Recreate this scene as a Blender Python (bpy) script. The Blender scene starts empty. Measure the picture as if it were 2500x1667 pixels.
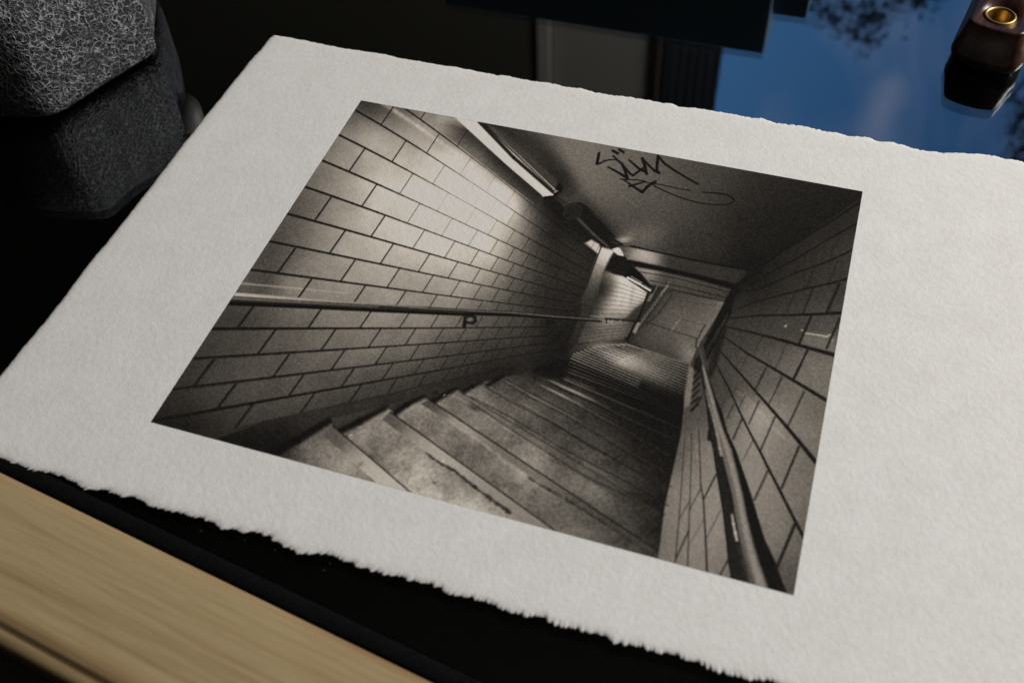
import bpy, bmesh, math, random
import numpy as np
from mathutils import Matrix, Vector
rad = math.radians
SC = bpy.context.scene
COL = SC.collection

# ---------------------------------------------------------------- camera
cam_d = bpy.data.cameras.new("camera"); cam = bpy.data.objects.new("camera", cam_d); COL.objects.link(cam)
CAM = Vector((0.07117916, -0.21035894, 0.24875598))
CR = Matrix(((0.94979497, -0.21764831, 0.22476373), (0.31069732, 0.74069774, -0.59567948), (-0.03683335, 0.63560686, 0.77113373)))
cam.matrix_world = Matrix.Translation(CAM) @ CR.to_4x4()
cam_d.sensor_width = 36; cam_d.lens = 37.028; cam_d.clip_start = .01; cam_d.clip_end = 200
cam_d.dof.use_dof = True; cam_d.dof.focus_distance = .37; cam_d.dof.aperture_fstop = 13.5
SC.camera = cam
# ---------------------------------------------------------------- world: a very dim room
wd = bpy.data.worlds.new("World"); SC.world = wd; wd.use_nodes = True
wd.node_tree.nodes["Background"].inputs[0].default_value = (.9, .8, .62, 1)
wd.node_tree.nodes["Background"].inputs[1].default_value = .012
# ---------------------------------------------------------------- the window light from the right
def area(name, loc, target, size, energy, col):
    l = bpy.data.lights.new(name, 'AREA'); l.shape = 'RECTANGLE'; l.size, l.size_y = size
    l.energy = energy; l.color = col
    o = bpy.data.objects.new(name, l); COL.objects.link(o); o.location = loc
    o.rotation_euler = (Vector(target)-Vector(loc)).to_track_quat('-Z', 'Y').to_euler()
    return o
area("window_light", (1.26, .66, .93), (0, .02, 0), (.62, .72), 40.5, (1., .965, .93))
SC.view_settings.view_transform = 'Standard'; SC.view_settings.look = 'None'
SC.view_settings.exposure = 0; SC.view_settings.gamma = 1
SC.cycles.max_bounces = 8; SC.cycles.caustics_refractive = False; SC.cycles.caustics_reflective = False

# ---------------------------------------------------------------- helpers
def tag(o, label=None, cat=None, group=None, kind=None):
    for k, v in (('label', label), ('category', cat), ('group', group), ('kind', kind)):
        if v: o[k] = v
    return o
def empty(name, loc, rz=0):
    o = bpy.data.objects.new(name, None); COL.objects.link(o); o.location = loc; o.rotation_euler = (0, 0, rz)
    o.empty_display_size = .01
    return o
def mesh(name, verts, faces, mat=None, parent=None, smooth=False, uvs=None):
    me = bpy.data.meshes.new(name); me.from_pydata([tuple(v) for v in verts], [], [tuple(f) for f in faces]); me.validate(); me.update()
    if smooth: me.polygons.foreach_set('use_smooth', [True]*len(me.polygons))
    o = bpy.data.objects.new(name, me); COL.objects.link(o)
    if mat: me.materials.append(mat)
    if parent: o.parent = parent
    return o
def box_vf(x0, x1, y0, y1, z0, z1):
    v = [(x, y, z) for z in (z0, z1) for y in (y0, y1) for x in (x0, x1)]
    return v, [(0, 2, 3, 1), (4, 5, 7, 6), (0, 1, 5, 4), (2, 6, 7, 3), (0, 4, 6, 2), (1, 3, 7, 5)]
def bbox(name, dims, mat, parent=None, bevel=.0, seg=3):
    v, f = box_vf(*dims); bm = bmesh.new(); vs = [bm.verts.new(p) for p in v]
    for q in f: bm.faces.new([vs[k] for k in q])
    if bevel: bmesh.ops.bevel(bm, geom=bm.edges[:], offset=bevel, segments=seg, affect='EDGES', profile=.6)
    me = bpy.data.meshes.new(name); bm.to_mesh(me); bm.free()
    if bevel: me.polygons.foreach_set('use_smooth', [True]*len(me.polygons))
    o = bpy.data.objects.new(name, me); COL.objects.link(o); me.materials.append(mat)
    if parent: o.parent = parent
    return o
class Mat:
    def __init__(s, name, base=(.5, .5, .5), rough=.5, metal=0., spec=.5, ior=None):
        s.m = bpy.data.materials.new(name); s.m.use_nodes = True; s.n = s.m.node_tree.nodes; s.l = s.m.node_tree.links
        s.b = s.n["Principled BSDF"]; s.b.inputs["Base Color"].default_value = (*base, 1); s.b.inputs["Roughness"].default_value = rough
        s.b.inputs["Metallic"].default_value = metal; s.b.inputs["Specular IOR Level"].default_value = spec
        if ior: s.b.inputs["IOR"].default_value = ior
    def node(s, t, **kw):
        n = s.n.new(t)
        for k, v in kw.items():
            if k in n.inputs: n.inputs[k].default_value = v
            else: setattr(n, k, v)
        return n
    def coords(s, scale=(1, 1, 1), rot=(0, 0, 0)):
        t = s.node('ShaderNodeTexCoord'); m = s.node('ShaderNodeMapping'); m.inputs['Scale'].default_value = scale; m.inputs['Rotation'].default_value = rot
        s.l.new(t.outputs['Object'], m.inputs[0]); return m.outputs[0]
    def noise(s, vec, scale, detail=3, rough=.5, dist=0.):
        n = s.node('ShaderNodeTexNoise'); n.inputs['Scale'].default_value = scale; n.inputs['Detail'].default_value = detail
        n.inputs['Roughness'].default_value = rough; n.inputs['Distortion'].default_value = dist; s.l.new(vec, n.inputs['Vector']); return n.outputs['Fac']
    def ramp(s, fac, stops):
        r = s.node('ShaderNodeValToRGB'); s.l.new(fac, r.inputs[0]); e = r.color_ramp.elements
        while len(e) < len(stops): e.new(.5)
        for k, (p, c) in enumerate(stops):
            e[k].position = p; e[k].color = (*c, 1) if len(c) == 3 else c
        return r.outputs[0]
    def math(s, op, a, b=0.):
        n = s.node('ShaderNodeMath', operation=op)
        for i, v in enumerate((a, b)):
            if isinstance(v, (int, float)): n.inputs[i].default_value = v
            else: s.l.new(v, n.inputs[i])
        return n.outputs[0]
    def bump(s, h, dist, strength=1.):
        b = s.node('ShaderNodeBump'); b.inputs['Distance'].default_value = dist; b.inputs['Strength'].default_value = strength
        s.l.new(h, b.inputs['Height']); s.l.new(b.outputs[0], s.b.inputs['Normal'])
    def col(s, c): s.l.new(c, s.b.inputs['Base Color'])
def srgb(v):
    v = np.asarray(v, float)/255.; return np.where(v <= .04045, v/12.92, ((v+.055)/1.055)**2.4)

SKY = ((.115, .335, .74, 1), (.026, .115, .32, 1), (.40, .50, .78, 1), 1.)
# ---------------------------------------------------------------- the printed picture (flat ink on the sheet)
# Tones are drawn with numpy in measured sheet marks, then laid on the flat printed area as its ink.
def _hom(src, dst):
    A = []
    for (x, y), (u, v) in zip(src, dst):
        A.append([x, y, 1, 0, 0, 0, -u*x, -u*y, -u]); A.append([0, 0, 0, x, y, 1, -v*x, -v*y, -v])
    return np.linalg.svd(np.array(A, float))[2][-1].reshape(3, 3)
MARKS = [(882.5, 250), (2105, 472), (1936.3, 1456), (370, 1034)]
_reg = {'s': (0, 0, 1), 'a': (350, 230, 2.613), 'b': (1050, 230, 2.138), 'c': (350, 700, 2.613), 'd': (1150, 800, 2.3056),
        'e': (1350, 540, 3.734), 'f': (1420, 350, 5.88), 'g': (1080, 250, 4.02), 'h': (1150, 820, 3.92),
        'i': (650, 900, 3.92), 'j': (1640, 480, 3.266), 'k': (1600, 900, 2.75)}
def P(r, *c):
    ox, oy, s = _reg[r]
    return [(ox + c[n]/s, oy + c[n+1]/s) for n in range(0, len(c), 2)]

class Ink:
    def __init__(self, W, H, M):                 # M: grid -> marks
        self.W, self.H = W, H
        gx, gy = np.meshgrid(np.arange(W) + .5, np.arange(H) + .5)
        q = M @ np.stack([gx.ravel(), gy.ravel(), np.ones(gx.size)])
        self.X = (q[0]/q[2]).reshape(H, W).astype(np.float32); self.Y = (q[1]/q[2]).reshape(H, W).astype(np.float32)
        self.Mi = np.linalg.inv(M); self.T = np.full((H, W), 60., np.float32)
    def win(self, pts, pad):
        x0, y0 = min(p[0] for p in pts)-pad, min(p[1] for p in pts)-pad
        x1, y1 = max(p[0] for p in pts)+pad, max(p[1] for p in pts)+pad
        q = self.Mi @ np.array([[x0, x1, x1, x0], [y0, y0, y1, y1], [1, 1, 1, 1]], float)
        u, v = q[0]/q[2], q[1]/q[2]
        a, b = int(max(0, np.floor(u.min()))), int(min(self.W, np.ceil(u.max())+1))
        c, d = int(max(0, np.floor(v.min()))), int(min(self.H, np.ceil(v.max())+1))
        return (slice(c, d), slice(a, b)) if b > a and d > c else None
    def line(self, pts, w, tone, alpha=1., soft=1.6, wob=0):
        n = len(pts)-1
        ws = w if isinstance(w, (tuple, list)) else (w, w)
        tl = tone if isinstance(tone, (tuple, list)) else (tone, tone)
        for k in range(n):
            p, q = pts[k], pts[k+1]
            wa, wb = ws[0]+(ws[1]-ws[0])*k/n, ws[0]+(ws[1]-ws[0])*(k+1)/n
            ta, tb = tl[0]+(tl[1]-tl[0])*k/n, tl[0]+(tl[1]-tl[0])*(k+1)/n
            s = self.win([p, q], max(wa, wb)/2+soft+1)
            if s is None: continue
            X, Y = self.X[s], self.Y[s]
            dx, dy = q[0]-p[0], q[1]-p[1]; L = dx*dx+dy*dy+1e-9
            t = np.clip(((X-p[0])*dx+(Y-p[1])*dy)/L, 0, 1)
            d = np.hypot(X-p[0]-t*dx, Y-p[1]-t*dy)
            if wob: d = d + wob*(self.N3[s]-.5)
            cov = np.clip(((wa+(wb-wa)*t)/2-d)/soft+.5, 0, 1)*alpha
            self.T[s] += ((ta+(tb-ta)*t)-self.T[s])*cov
    def cover(self, pts, soft):
        s = self.win(pts, soft+1)
        if s is None: return None, None
        X, Y = self.X[s], self.Y[s]
        ins = np.zeros(X.shape, bool); dm = np.full(X.shape, 1e9, np.float32)
        n = len(pts)
        for k in range(n):
            (x0, y0), (x1, y1) = pts[k], pts[(k+1) % n]
            dx, dy = x1-x0, y1-y0
            if abs(dy) > 1e-9:
                ins ^= ((y0 > Y) != (y1 > Y)) & (X < dx*(Y-y0)/dy+x0)
            t = np.clip(((X-x0)*dx+(Y-y0)*dy)/(dx*dx+dy*dy+1e-9), 0, 1)
            dm = np.minimum(dm, np.hypot(X-x0-t*dx, Y-y0-t*dy))
        return s, np.clip(np.where(ins, dm, -dm)/soft+.5, 0, 1)
    def poly(self, pts, tone, alpha=1., soft=1.6):
        s, c = self.cover(pts, soft)
        if s is None: return
        t = self.field(tone, s) if isinstance(tone, list) else tone
        self.T[s] += (t-self.T[s])*c*alpha
    def field(self, pts, s):                     # smooth tone through scattered samples
        X, Y = self.X[s], self.Y[s]; st = 6
        xs, ys = X[::st, ::st], Y[::st, ::st]
        A = np.array(pts, float); n = len(A)
        R = np.sqrt((A[:, None, 0]-A[None, :, 0])**2+(A[:, None, 1]-A[None, :, 1])**2+200.)
        S = np.zeros((n+1, n+1)); S[:n, :n] = R-np.eye(n)*3.; S[n, :n] = S[:n, n] = 1
        co = np.linalg.solve(S, np.append(A[:, 2], 0.))
        g = np.full(xs.shape, co[n])
        for (x, y, v), w in zip(A, co):
            g = g+w*np.sqrt((xs-x)**2+(ys-y)**2+200.)
        g = np.clip(g, A[:, 2].min()*.8, A[:, 2].max()*1.04)
        h, w = X.shape
        iy = np.arange(h)/st; ix = np.arange(w)/st
        y0 = np.minimum(iy.astype(int), g.shape[0]-1); y1 = np.minimum(y0+1, g.shape[0]-1); fy = (iy-y0)[:, None]
        x0 = np.minimum(ix.astype(int), g.shape[1]-1); x1 = np.minimum(x0+1, g.shape[1]-1); fx = (ix-x0)[None]
        g0 = g[y0][:, x0]*(1-fx)+g[y0][:, x1]*fx; g1 = g[y1][:, x0]*(1-fx)+g[y1][:, x1]*fx
        return (g0*(1-fy)+g1*fy).astype(np.float32)
    def blob(self, x, y, rx, ry, deg, tone, alpha=1., pw=1.):
        r = max(rx, ry)*2.2; s = self.win([(x-r, y-r), (x+r, y+r)], 1)
        if s is None: return
        c, n = np.cos(np.radians(deg)), np.sin(np.radians(deg))
        dx, dy = self.X[s]-x, self.Y[s]-y
        q = ((dx*c+dy*n)/rx)**2+((-dx*n+dy*c)/ry)**2
        self.T[s] += (tone-self.T[s])*np.exp(-q**pw)*alpha

def _noise(h, w, cell, rng):
    gh, gw = int(h/cell)+3, int(w/cell)+3
    g = rng.random((gh, gw)).astype(np.float32)
    y = np.arange(h)/cell; x = np.arange(w)/cell
    y0, x0 = y.astype(int), x.astype(int); fy = y-y0; fx = x-x0
    fy = (fy*fy*(3-2*fy))[:, None]; fx = (fx*fx*(3-2*fx))[None]
    a = g[y0][:, x0]*(1-fx)+g[y0][:, x0+1]*fx; b = g[y0+1][:, x0]*(1-fx)+g[y0+1][:, x0+1]*fx
    return (a*(1-fy)+b*fy).astype(np.float32)

_HW = np.array([[281.74031785, -52.55795931, 936.46241923], [134.03999716, 51.582589, 309.1872791], [.16707061, -.01307048, 1.]])
_CW = np.array([[1.62640766, .70726489], [-3.08618143, 1.51886942], [-.62388778, 3.08626374], [-1.80613555, .21488616], [-.53051691, .30735233],
                [-11.11131972, -6.29375763], [-5.54045915, -2.22929047], [.28610386, -9.60869651], [17.1616164, -21.47548009], [5.83556318, -12.53054018]])
def wall(s, t):
    q = _HW @ np.array([s, t, 1.]); px, py = q[:2]/q[2]
    x, y = min((px-1000)/500, .55), (py-650)/500
    return tuple(np.array([px, py])+np.array([1, x, y, x*x, x*y, y*y, x**3, x*x*y, x*y*y, y**3]) @ _CW)

def draw(K):
    rng = np.random.default_rng(7)
    H, W = K.H, K.W
    sc = W/1600.
    K.N3 = _noise(H, W, 9*sc, rng)
    mott = _noise(H, W, 60*sc, rng)*.5+_noise(H, W, 24*sc, rng)*.3+_noise(H, W, 9*sc, rng)*.2-.5
    fine = _noise(H, W, 5*sc, rng)-.5
    full = (slice(0, H), slice(0, W))
    # ---- left wall, tiled
    LW = [(890,262,55),(905,280,69),(960,300,97),(885,310,116),(925,330,141),(1000,400,159),(1020,290,113),(1120,370,155),(1085,292,100),(1130,330,59),(1170,355,57),(1260,440,51),(1310,490,36),
      (1330,505,36),(1150,400,175),(1060,330,134),
      (1150,490,197),(1050,460,187),(950,430,179),(880,420,145),(830,400,124),(805,430,116),(770,500,101),(720,590,82),(690,640,74),(660,690,71),(600,700,82),
      (900,500,170),(850,560,147),(800,620,128),(900,600,155),(1000,600,179),(1100,560,185),(1200,520,204),(1240,480,202),(1180,440,189),(1235,540,178),(1270,500,136),(1290,540,97),(1320,600,52),
      (1330,560,45),(1400,600,42),(1360,640,40),(1410,660,46),(1200,620,169),(1240,640,122),(1280,680,76),(1150,700,138),(1170,740,105),(1250,740,71),(1330,740,40),(1000,720,132),(1050,650,165),(850,700,134),(700,700,113),(760,640,118),
      (590,785,61),(700,790,90),(800,800,101),(900,800,111),(1000,805,113),(1100,800,97),(1200,800,76),(1280,790,61),(1380,780,35),(1330,810,35),
      (500,880,59),(600,880,73),(700,880,80),(800,880,97),(900,870,103),(1000,870,92),(1100,850,74),(1200,850,57),(1290,850,45),(450,960,49),(520,970,61),(600,960,73),(700,950,76),(750,960,76),
      (800,920,80),(900,920,74),(1000,910,65),(1100,900,53),(1200,890,41),(400,1020,35),(450,1040,33),(500,1020,47),(560,1010,55),(640,1000,65),(700,1000,63),(420,1000,41)]
    K.T[full] = K.field(LW, full)
    # the two lit bands of tiles just under the lamp
    for t0, a, b, c, v in ((-1, .55, -.3, 8, 200),):
        K.line([wall(s, t0+.30) for s in np.linspace(-.3, 3.6, 9)], (10, 4), v, .16, 9)
    K.line([wall(s, -1.28) for s in np.linspace(.3, 3.9, 9)], (18, 5), 120, .35, 10)
    K.line([wall(s, -.72) for s in np.linspace(-.4, 3.4, 9)], (9, 3), 190, .30, 6)
    K.poly(P('g', -60,200, 120,170, 230,270, 640,640, 990,940, 1000,1060, 800,935, 620,800, 410,640, 150,430, 0,320, -60,280),
           [P('g', a, b)[0]+(v,) for a, b, v in ((-20,210,120),(60,260,98),(20,310,112),(180,330,70),(130,390,92),(230,300,52),(300,450,74),(260,510,96),(350,560,96),(330,370,48),(400,590,92),(450,540,56),(500,680,84),(560,640,46),(610,760,76),(700,740,42),(700,830,66),(760,890,62),(850,900,44),(930,960,44))], 1, 3)
    # lit patch edge (upright boundary, soft)
    K.poly(P('g', 640,860, 760,930, 720,1050, 690,1200, 600,1400, 560,1568, 300,1568, 300,1100, 420,900), 178, .28, 26)
    rj = np.random.default_rng(11)
    # individual tiles differ a little
    for t in range(-2, 12):
        off = .5 if t % 2 == 0 else 0.
        for n in range(-2, 16):
            s0 = n+off+(0 if off == 0 else .015)
            if t >= 11 and s0 > 9: continue
            q = [wall(s0, t), wall(s0+1, t), wall(s0+1, t+1), wall(s0, t+1)]
            if max(p[0] for p in q) > 1440 or min(p[0] for p in q) < 250: continue
            s, c = K.cover(q, 2.)
            if s is None: continue
            K.T[s] *= 1+c*(rj.random()-.5)*(.07 if q[0][0] < 1000 else .04)
    K.T *= 1+(mott*.16)
    # handrail shade line and glow
    K.line(P('a', 630,1218, 1000,1252, 1300,1280), (5, 2), 165, .55, 3)
    K.poly(P('a', 590,1255, 1000,1290, 1800,1350, 2200,1385, 2200,1400, 590,1325), 45, .0, 4)
    # joints: courses
    for t in range(-1, 12):
        s0 = -1.6
        if t == 7:
            continue
        pts = [wall(s, t) for s in np.concatenate([np.linspace(s0, 4, 24), np.linspace(4.3, 17, 24)])]
        pts = [p for p in pts if p[0] < 1455-(t+1)*7.2]
        n = len(pts)
        for k in range(n-1):
            x = pts[k][0]; br = max(0., 1-np.hypot((x-1130)/230, (pts[k][1]-480)/150))
            w = 7.6*max(.2, 1-(x-400)/980)**1.1+.9
            w *= 1-.45*br
            K.line([pts[k], pts[k+1]], w, 24+60*br, .95-.15*br, 1.8)
    for t in range(-2, 12):
        off = .515 if t % 2 == 0 else 0.
        for n in range(-2, 17):
            s0 = n+off
            p, q = wall(s0, t), wall(s0, t+1)
            if t == 11: q = wall(s0, t+.93)
            if p[0] > 1448-(t+1)*7: continue
            x = p[0]; br = max(0., 1-np.hypot((x-1160)/230, (p[1]-470)/150))
            w = 7.4*max(.18, 1-(x-420)/900)**1.2+.6
            far = max(0., min(1., (x-1250)/150))
            K.line([p, q], w*(1-.55*br), 28+95*br, (.92-.3*br)*(1-.6*far), 1.7)
    # light lip under each joint
    for t in (5, 6, 9, 10):
        K.line([wall(s, t+.035) for s in np.linspace(-1.2, 4, 20)], (2.2, .8), 150, .25, 1.6)
    # dark margins at the sheet's left border
    # ---- skirting band below the tiles
    K.poly(P('i', -520,700, 0,520, 330,450, 600,385, 810,340, 1170,265, 1460,190, 1900,95, 2352,-10, 2420,-30, 2420,160, 2280,60, 2050,130, 1880,170, 1500,270, 1140,370, 600,500, 0,850, -300,760),
           [(560,1035,34),(640,1030,40),(700,1045,34),(800,1000,50),(730,1030,44),(900,980,50),(840,1010,44),(1000,950,52),(960,970,44),(1100,930,42),(1200,900,34),(680,1090,24),(600,1070,26)], 1, 3)
    K.line(P('i', -300,600, 0,518, 330,445, 810,338, 1170,262, 1460,188, 1900,93, 2352,-12), 2.5, 26, .7, 2.5)
    # ---- ceiling
    CE = [(1130,292,36),(1190,320,38),(1225,330,38),(1280,360,72),(1250,350,45),(1260,380,32),(1300,420,43),(1340,400,86),(1380,420,94),(1300,350,81),(1420,430,95),(1450,480,88),(1400,480,83),(1360,470,59),(1330,450,36),
      (1350,500,40),(1400,520,56),(1440,560,40),(1400,560,31),(1470,600,27),(1500,540,68),(1550,480,79),(1560,540,68),(1620,500,72),(1700,480,61),(1500,380,90),(1600,390,81),(1680,400,67),(1750,420,59),(1850,440,41),(1850,480,38),(1950,465,33),(2050,475,29),(2080,500,27),
      (1700,560,53),(1800,540,35),(1900,520,30),(1950,560,27),(1850,600,29),(1750,620,40),(1650,600,50),(1600,620,59),(1560,600,70),(1540,580,72),(1640,650,47),(1720,660,34),(1800,660,24),(1820,640,24),(1500,600,52),(1480,580,40)]
    cpoly = P('b', 130,100, 700,200, 2262,500, 2262,545, 2080,690, 1820,850, 1700,940, 1500,905, 1250,850, 1000,790, 955,765, 930,800, 870,760, 740,640, 600,500, 250,160)
    K.poly(cpoly, CE, 1, 3)
    # lamp one: housing, shade line, tube
    for x, y, rx, ry, v, al in ((1010,560,60,26,36,.75), (1150,760,44,26,34,.85), (1260,880,34,22,44,.7), (820,400,60,24,40,.7), (1420,1060,34,22,36,.6), (1560,1230,40,18,28,.7)):
        K.blob(*P('g', x, y)[0], rx, ry, 48, v, al)
    K.poly(P('g', 370,205, 1000,330, 1210,720, 1180,880, 1090,930, 700,540), [(1190,325,44),(1240,370,40),(1290,430,36),(1330,470,34),(1200,360,52),(1260,400,54),(1300,445,50),(1290,370,50)], .55, 60)
    K.poly(P('g', 480,260, 600,300, 1130,790, 1120,890, 1080,880), 66, .6, 8)
    K.poly(P('g', 120,165, 370,208, 1110,905, 1085,930, 990,940, 640,640), 186, 1, 3)
    K.poly(P('g', -40,130, 150,165, 210,240, 120,210, -40,190), 165, .7, 22)
    K.line(P('g', 365,210, 700,560, 1105,915), (9, 8), 24, .95, 3)
    K.line(P('g', 460,250, 600,400, 800,585, 1095,868), (5, 3), (60, 160), .85, 2)
    K.line(P('g', 500,270, 620,390, 800,560), (4, 3), 80, .6, 3)
    K.poly(P('g', 985,935, 1085,925, 1120,890, 1115,850, 1150,800, 1185,850, 1170,900, 1110,945, 1040,962, 1000,955), 18, .9, 4)
    for x, y in ((1095, 872), (1112, 885), (1105, 900), (1125, 890)):
        K.blob(*P('g', x, y)[0], 2.2, 1.6, 0, 170, .9)
    K.line(P('g', 985,937, 1085,925), 3, 225, .8, 2)
    # conduit, junction disc, second housing
    for o in (0, 26, 52):
        K.line(P('g', 1060+o,975-o*.6, 1205+o,1060-o*.6), 3, 30, .8, 2)
    K.poly(P('g', 1190,1080, 1220,1030, 1280,1005, 1350,1000, 1410,1030, 1700,1340, 1650,1460, 1600,1450, 1330,1160, 1230,1150), 24, .9, 5)
    K.poly([(1398.5+21*np.cos(a)-0*np.sin(a), 522+17*np.sin(a)-3*np.cos(a)) for a in np.linspace(0, 6.28, 24)], 33, 1, 3)
    K.line([(1398.5+22*np.cos(a), 522+18*np.sin(a)-3*np.cos(a)) for a in np.linspace(0, 6.3, 26)], 1.6, 62, .55, 1.6)
    K.line(P('g', 1340,1170, 1480,1310, 1640,1445), (9, 5), 62, .7, 5)
    K.line(P('g', 1350,1175, 1500,1325, 1620,1430), 1.6, 110, .5, 1.6)
    K.line(P('g', 1395,1405, 1530,1500), 2, 130, .6, 1.6)
    # second lamp glow and bulbs
    K.poly(P('e', 295,215, 350,185, 420,225, 440,290, 405,310, 355,265), 172, .95, 4)
    K.line(P('e', 350,260, 380,205), 1.2, 60, .8); K.line(P('e', 395,290, 425,235), 1.2, 60, .6)
    K.poly(P('e', 435,250, 560,285, 520,350, 470,450, 420,560, 330,760, 250,760, 300,640, 385,385),
           [(1470,612,175),(1485,625,185),(1470,640,160),(1455,660,130),(1462,680,92),(1440,700,75),(1450,640,145),(1425,730,55)], 1, 6)
    K.poly(P('e', 540,270, 585,255, 640,265, 662,310, 640,335, 590,325, 560,300), 205, 1, 3)
    K.line(P('e', 440,250, 390,380, 300,640), 2.6, 24, .9, 1.8)
    K.blob(*P('e', 650,185)[0], 17, 7, -8, 165, .9); K.blob(*P('e', 690,150)[0], 22, 12, -30, 110, .5)
    K.line(P('e', 555,190, 590,215, 640,215), 3, 110, .8, 2)
    K.blob(*P('e', 850,150)[0], 45, 28, -20, 88, .7)
    # door head: beam and courses
    K.poly(P('e', 600,240, 860,270, 1300,370, 1860,480, 1850,560, 1650,620, 1300,530, 960,450, 730,400, 690,380, 640,320),
           [(1550,625,138),(1570,630,150),(1600,640,128),(1620,640,60),(1660,650,48),(1750,670,46),(1830,680,40),(1545,605,100),(1565,645,120),(1600,655,100),(1530,620,80)], 1, 4)
    K.line(P('e', 560,190, 620,225, 860,278, 1300,375, 1860,482), (5, 3.5), 17, 1, 3)
    K.line(P('e', 640,230, 700,240), 2, 140, .8, 2)
    K.poly(P('e', 740,430, 960,470, 1300,545, 1660,650, 1570,755, 1300,695, 1060,640, 960,615, 880,600, 820,520),
           [(1570,670,112),(1590,672,125),(1610,680,70),(1600,690,88),(1580,700,84),(1650,700,66),(1720,715,60),(1780,730,56)], 1, 4)
    K.line(P('e', 700,385, 960,442, 1300,520, 1660,610), (9, 11), 17, 1, 5)
    for L in ((800,480,1100,530,1600,665), (880,555,1200,620,1580,715), (900,598,1200,665,1570,752)):
        K.line(P('e', *L), 2, 26, .85, 1.8)
    # landing floor
    K.poly(P('e', 850,660, 900,600, 1060,640, 1300,700, 1570,755, 1460,950, 1370,1140, 1300,1200, 1250,1330, 1100,1280, 900,1210, 650,1130, 700,1050, 780,900),
           [(1640,720,58),(1700,740,70),(1750,750,84),(1650,760,76),(1620,780,74),(1700,790,86),(1740,800,96),(1600,800,72),(1640,820,76),(1690,850,84),(1560,830,60),(1590,850,62),(1650,880,62),(1690,870,104),(1680,860,110),(1670,890,84),(1580,760,48),(1560,790,48),(1720,830,100),(1540,840,40),(1760,745,100)], 1, 4)
    K.poly(P('e', 870,655, 930,600, 1050,640, 1000,720, 900,850, 800,1000, 730,1060, 690,1050, 740,930, 790,850), 40, .85, 5)
    rd = np.random.default_rng(3)
    for k in range(13):
        x = 770+k*22; y = 1000-k*30
        K.line(P('e', x,y, x+22,y-70), 1.8, 120, .75, 1.6)
    for k in range(4):
        K.line(P('e', 895+k*14,720-k*28, 925+k*14,640-k*20), 1.6, 105, .6, 1.6)
        K.line(P('e', 975+k*14,695-k*18, 1000+k*14,650-k*15), 1.8, 120, .6, 1.6)
    K.poly(P('e', 850,745, 890,680, 915,665, 885,745), 96, .9, 2)
    K.poly(P('e', 722,1030, 760,935, 800,930, 755,1040), 118, .9, 2)
    K.line(P('e', 860,940, 1080,1010, 1310,1085), 2, 30, .85, 1.6)
    K.line(P('e', 1080,1010, 1120,950, 1160,908), 2, 125, .8, 1.6); K.line(P('e', 1160,908, 1250,930, 1385,965), 1.4, 48, .7, 1.6)
    K.line(P('e', 1385,965, 1350,1020, 1325,1080), 3, 30, .85, 1.8); K.line(P('e', 1170,975, 1270,995), 1.2, 50, .6)
    K.line(P('e', 1220,750, 1480,785, 1500,745), 1.4, 48, .6)
    K.line(P('e', 1080,690, 960,860, 850,960), 3, 34, .7, 2)
    K.line(P('e', 1310,1085, 1300,1160, 1320,1190), 3.4, 30, .8, 2)
    K.line(P('e', 1340,1133, 1365,1140), 2, 150, .8)
    # far lit wall and lamp three
    K.poly(P('e', 430,540, 480,470, 560,500, 640,520, 700,560, 860,665, 830,760, 790,850, 770,930, 700,1050, 640,1090, 220,1130, 260,1010, 330,880, 400,700),
           [(1470,690,50),(1480,720,60),(1462,760,66),(1500,700,110),(1512,690,178),(1530,690,190),(1510,720,172),(1490,750,150),(1470,770,112),(1540,710,184),(1560,720,182),(1545,740,170),(1525,760,160),(1500,770,130),(1520,780,104),(1550,760,108),
            (1555,780,60),(1440,790,66),(1430,830,70),(1460,800,88),(1500,800,102),(1530,800,84),(1480,830,92),(1520,820,84),(1420,840,66),(1460,835,84),(1560,790,34),(1448,755,52),(1440,770,48)], 1, 5)
    K.poly(P('e', 850,730, 800,860, 775,920, 650,912, 760,800), 46, .85, 6)
    K.poly(P('e', 720,590, 745,600, 715,790, 690,780), 128, .6, 9); K.poly(P('e', 640,700, 660,700, 630,800, 600,800), 130, .4, 9)
    for m in range(9):
        y0, y1 = 520+m*46, 640+m*27
        K.line(P('e', 440-m*14,y0+16, 640-m*6,y0*.62+y1*.38+26, 850-m*9,y1+36), 1.3, 42, .55, 1.6)
    for m in range(5):
        K.line(P('e', 270-m*12,985+m*38, 480,975+m*28, 720-m*14,955+m*28), 1.3, 38, .6, 1.6)
    for m in range(7):
        K.line(P('e', 330+m*58,985, 300+m*58,1090), 1., 50, .4, 1.6)
    K.line(P('e', 865,670, 790,880, 740,960, 680,1090), (4, 5), 18, .95, 3)
    K.poly(P('e', 640,510, 715,440, 790,480, 920,640, 900,675, 860,660), 14, .95, 5)
    K.line(P('e', 680,532, 795,592), 5.5, 205, 1, 2); K.line(P('e', 808,603, 885,648), 4.6, 205, 1, 2)
    K.line(P('e', 712,520, 812,578), 2.2, 150, .9, 2); K.line(P('e', 826,592, 900,635), 2, 120, .8, 2)
    K.line(P('e', 622,522, 690,548), 1.6, 170, .8, 2); K.line(P('e', 690,550, 870,665), 1.6, 20, .8, 1.6)
    # pilaster
    K.poly(P('e', 395,395, 470,440, 440,560, 400,700, 330,880, 260,1010, 210,1140, 120,1200, 90,1250, 150,1110, 240,880, 300,640),
           [(1465,660,120),(1460,680,92),(1445,710,62),(1435,740,48),(1425,780,48),(1412,810,46),(1400,840,40),(1385,860,28)], .85, 7)
    # ---- handrail left
    K.poly(P('a', 580,1280, 1000,1310, 1500,1350, 2100,1385, 2352,1395) + P('e', 380,905, 385,932, 0,908) + P('a', 2352,1425, 2100,1420, 1500,1390, 1000,1360, 540,1350), 40, 1, 3)
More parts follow.
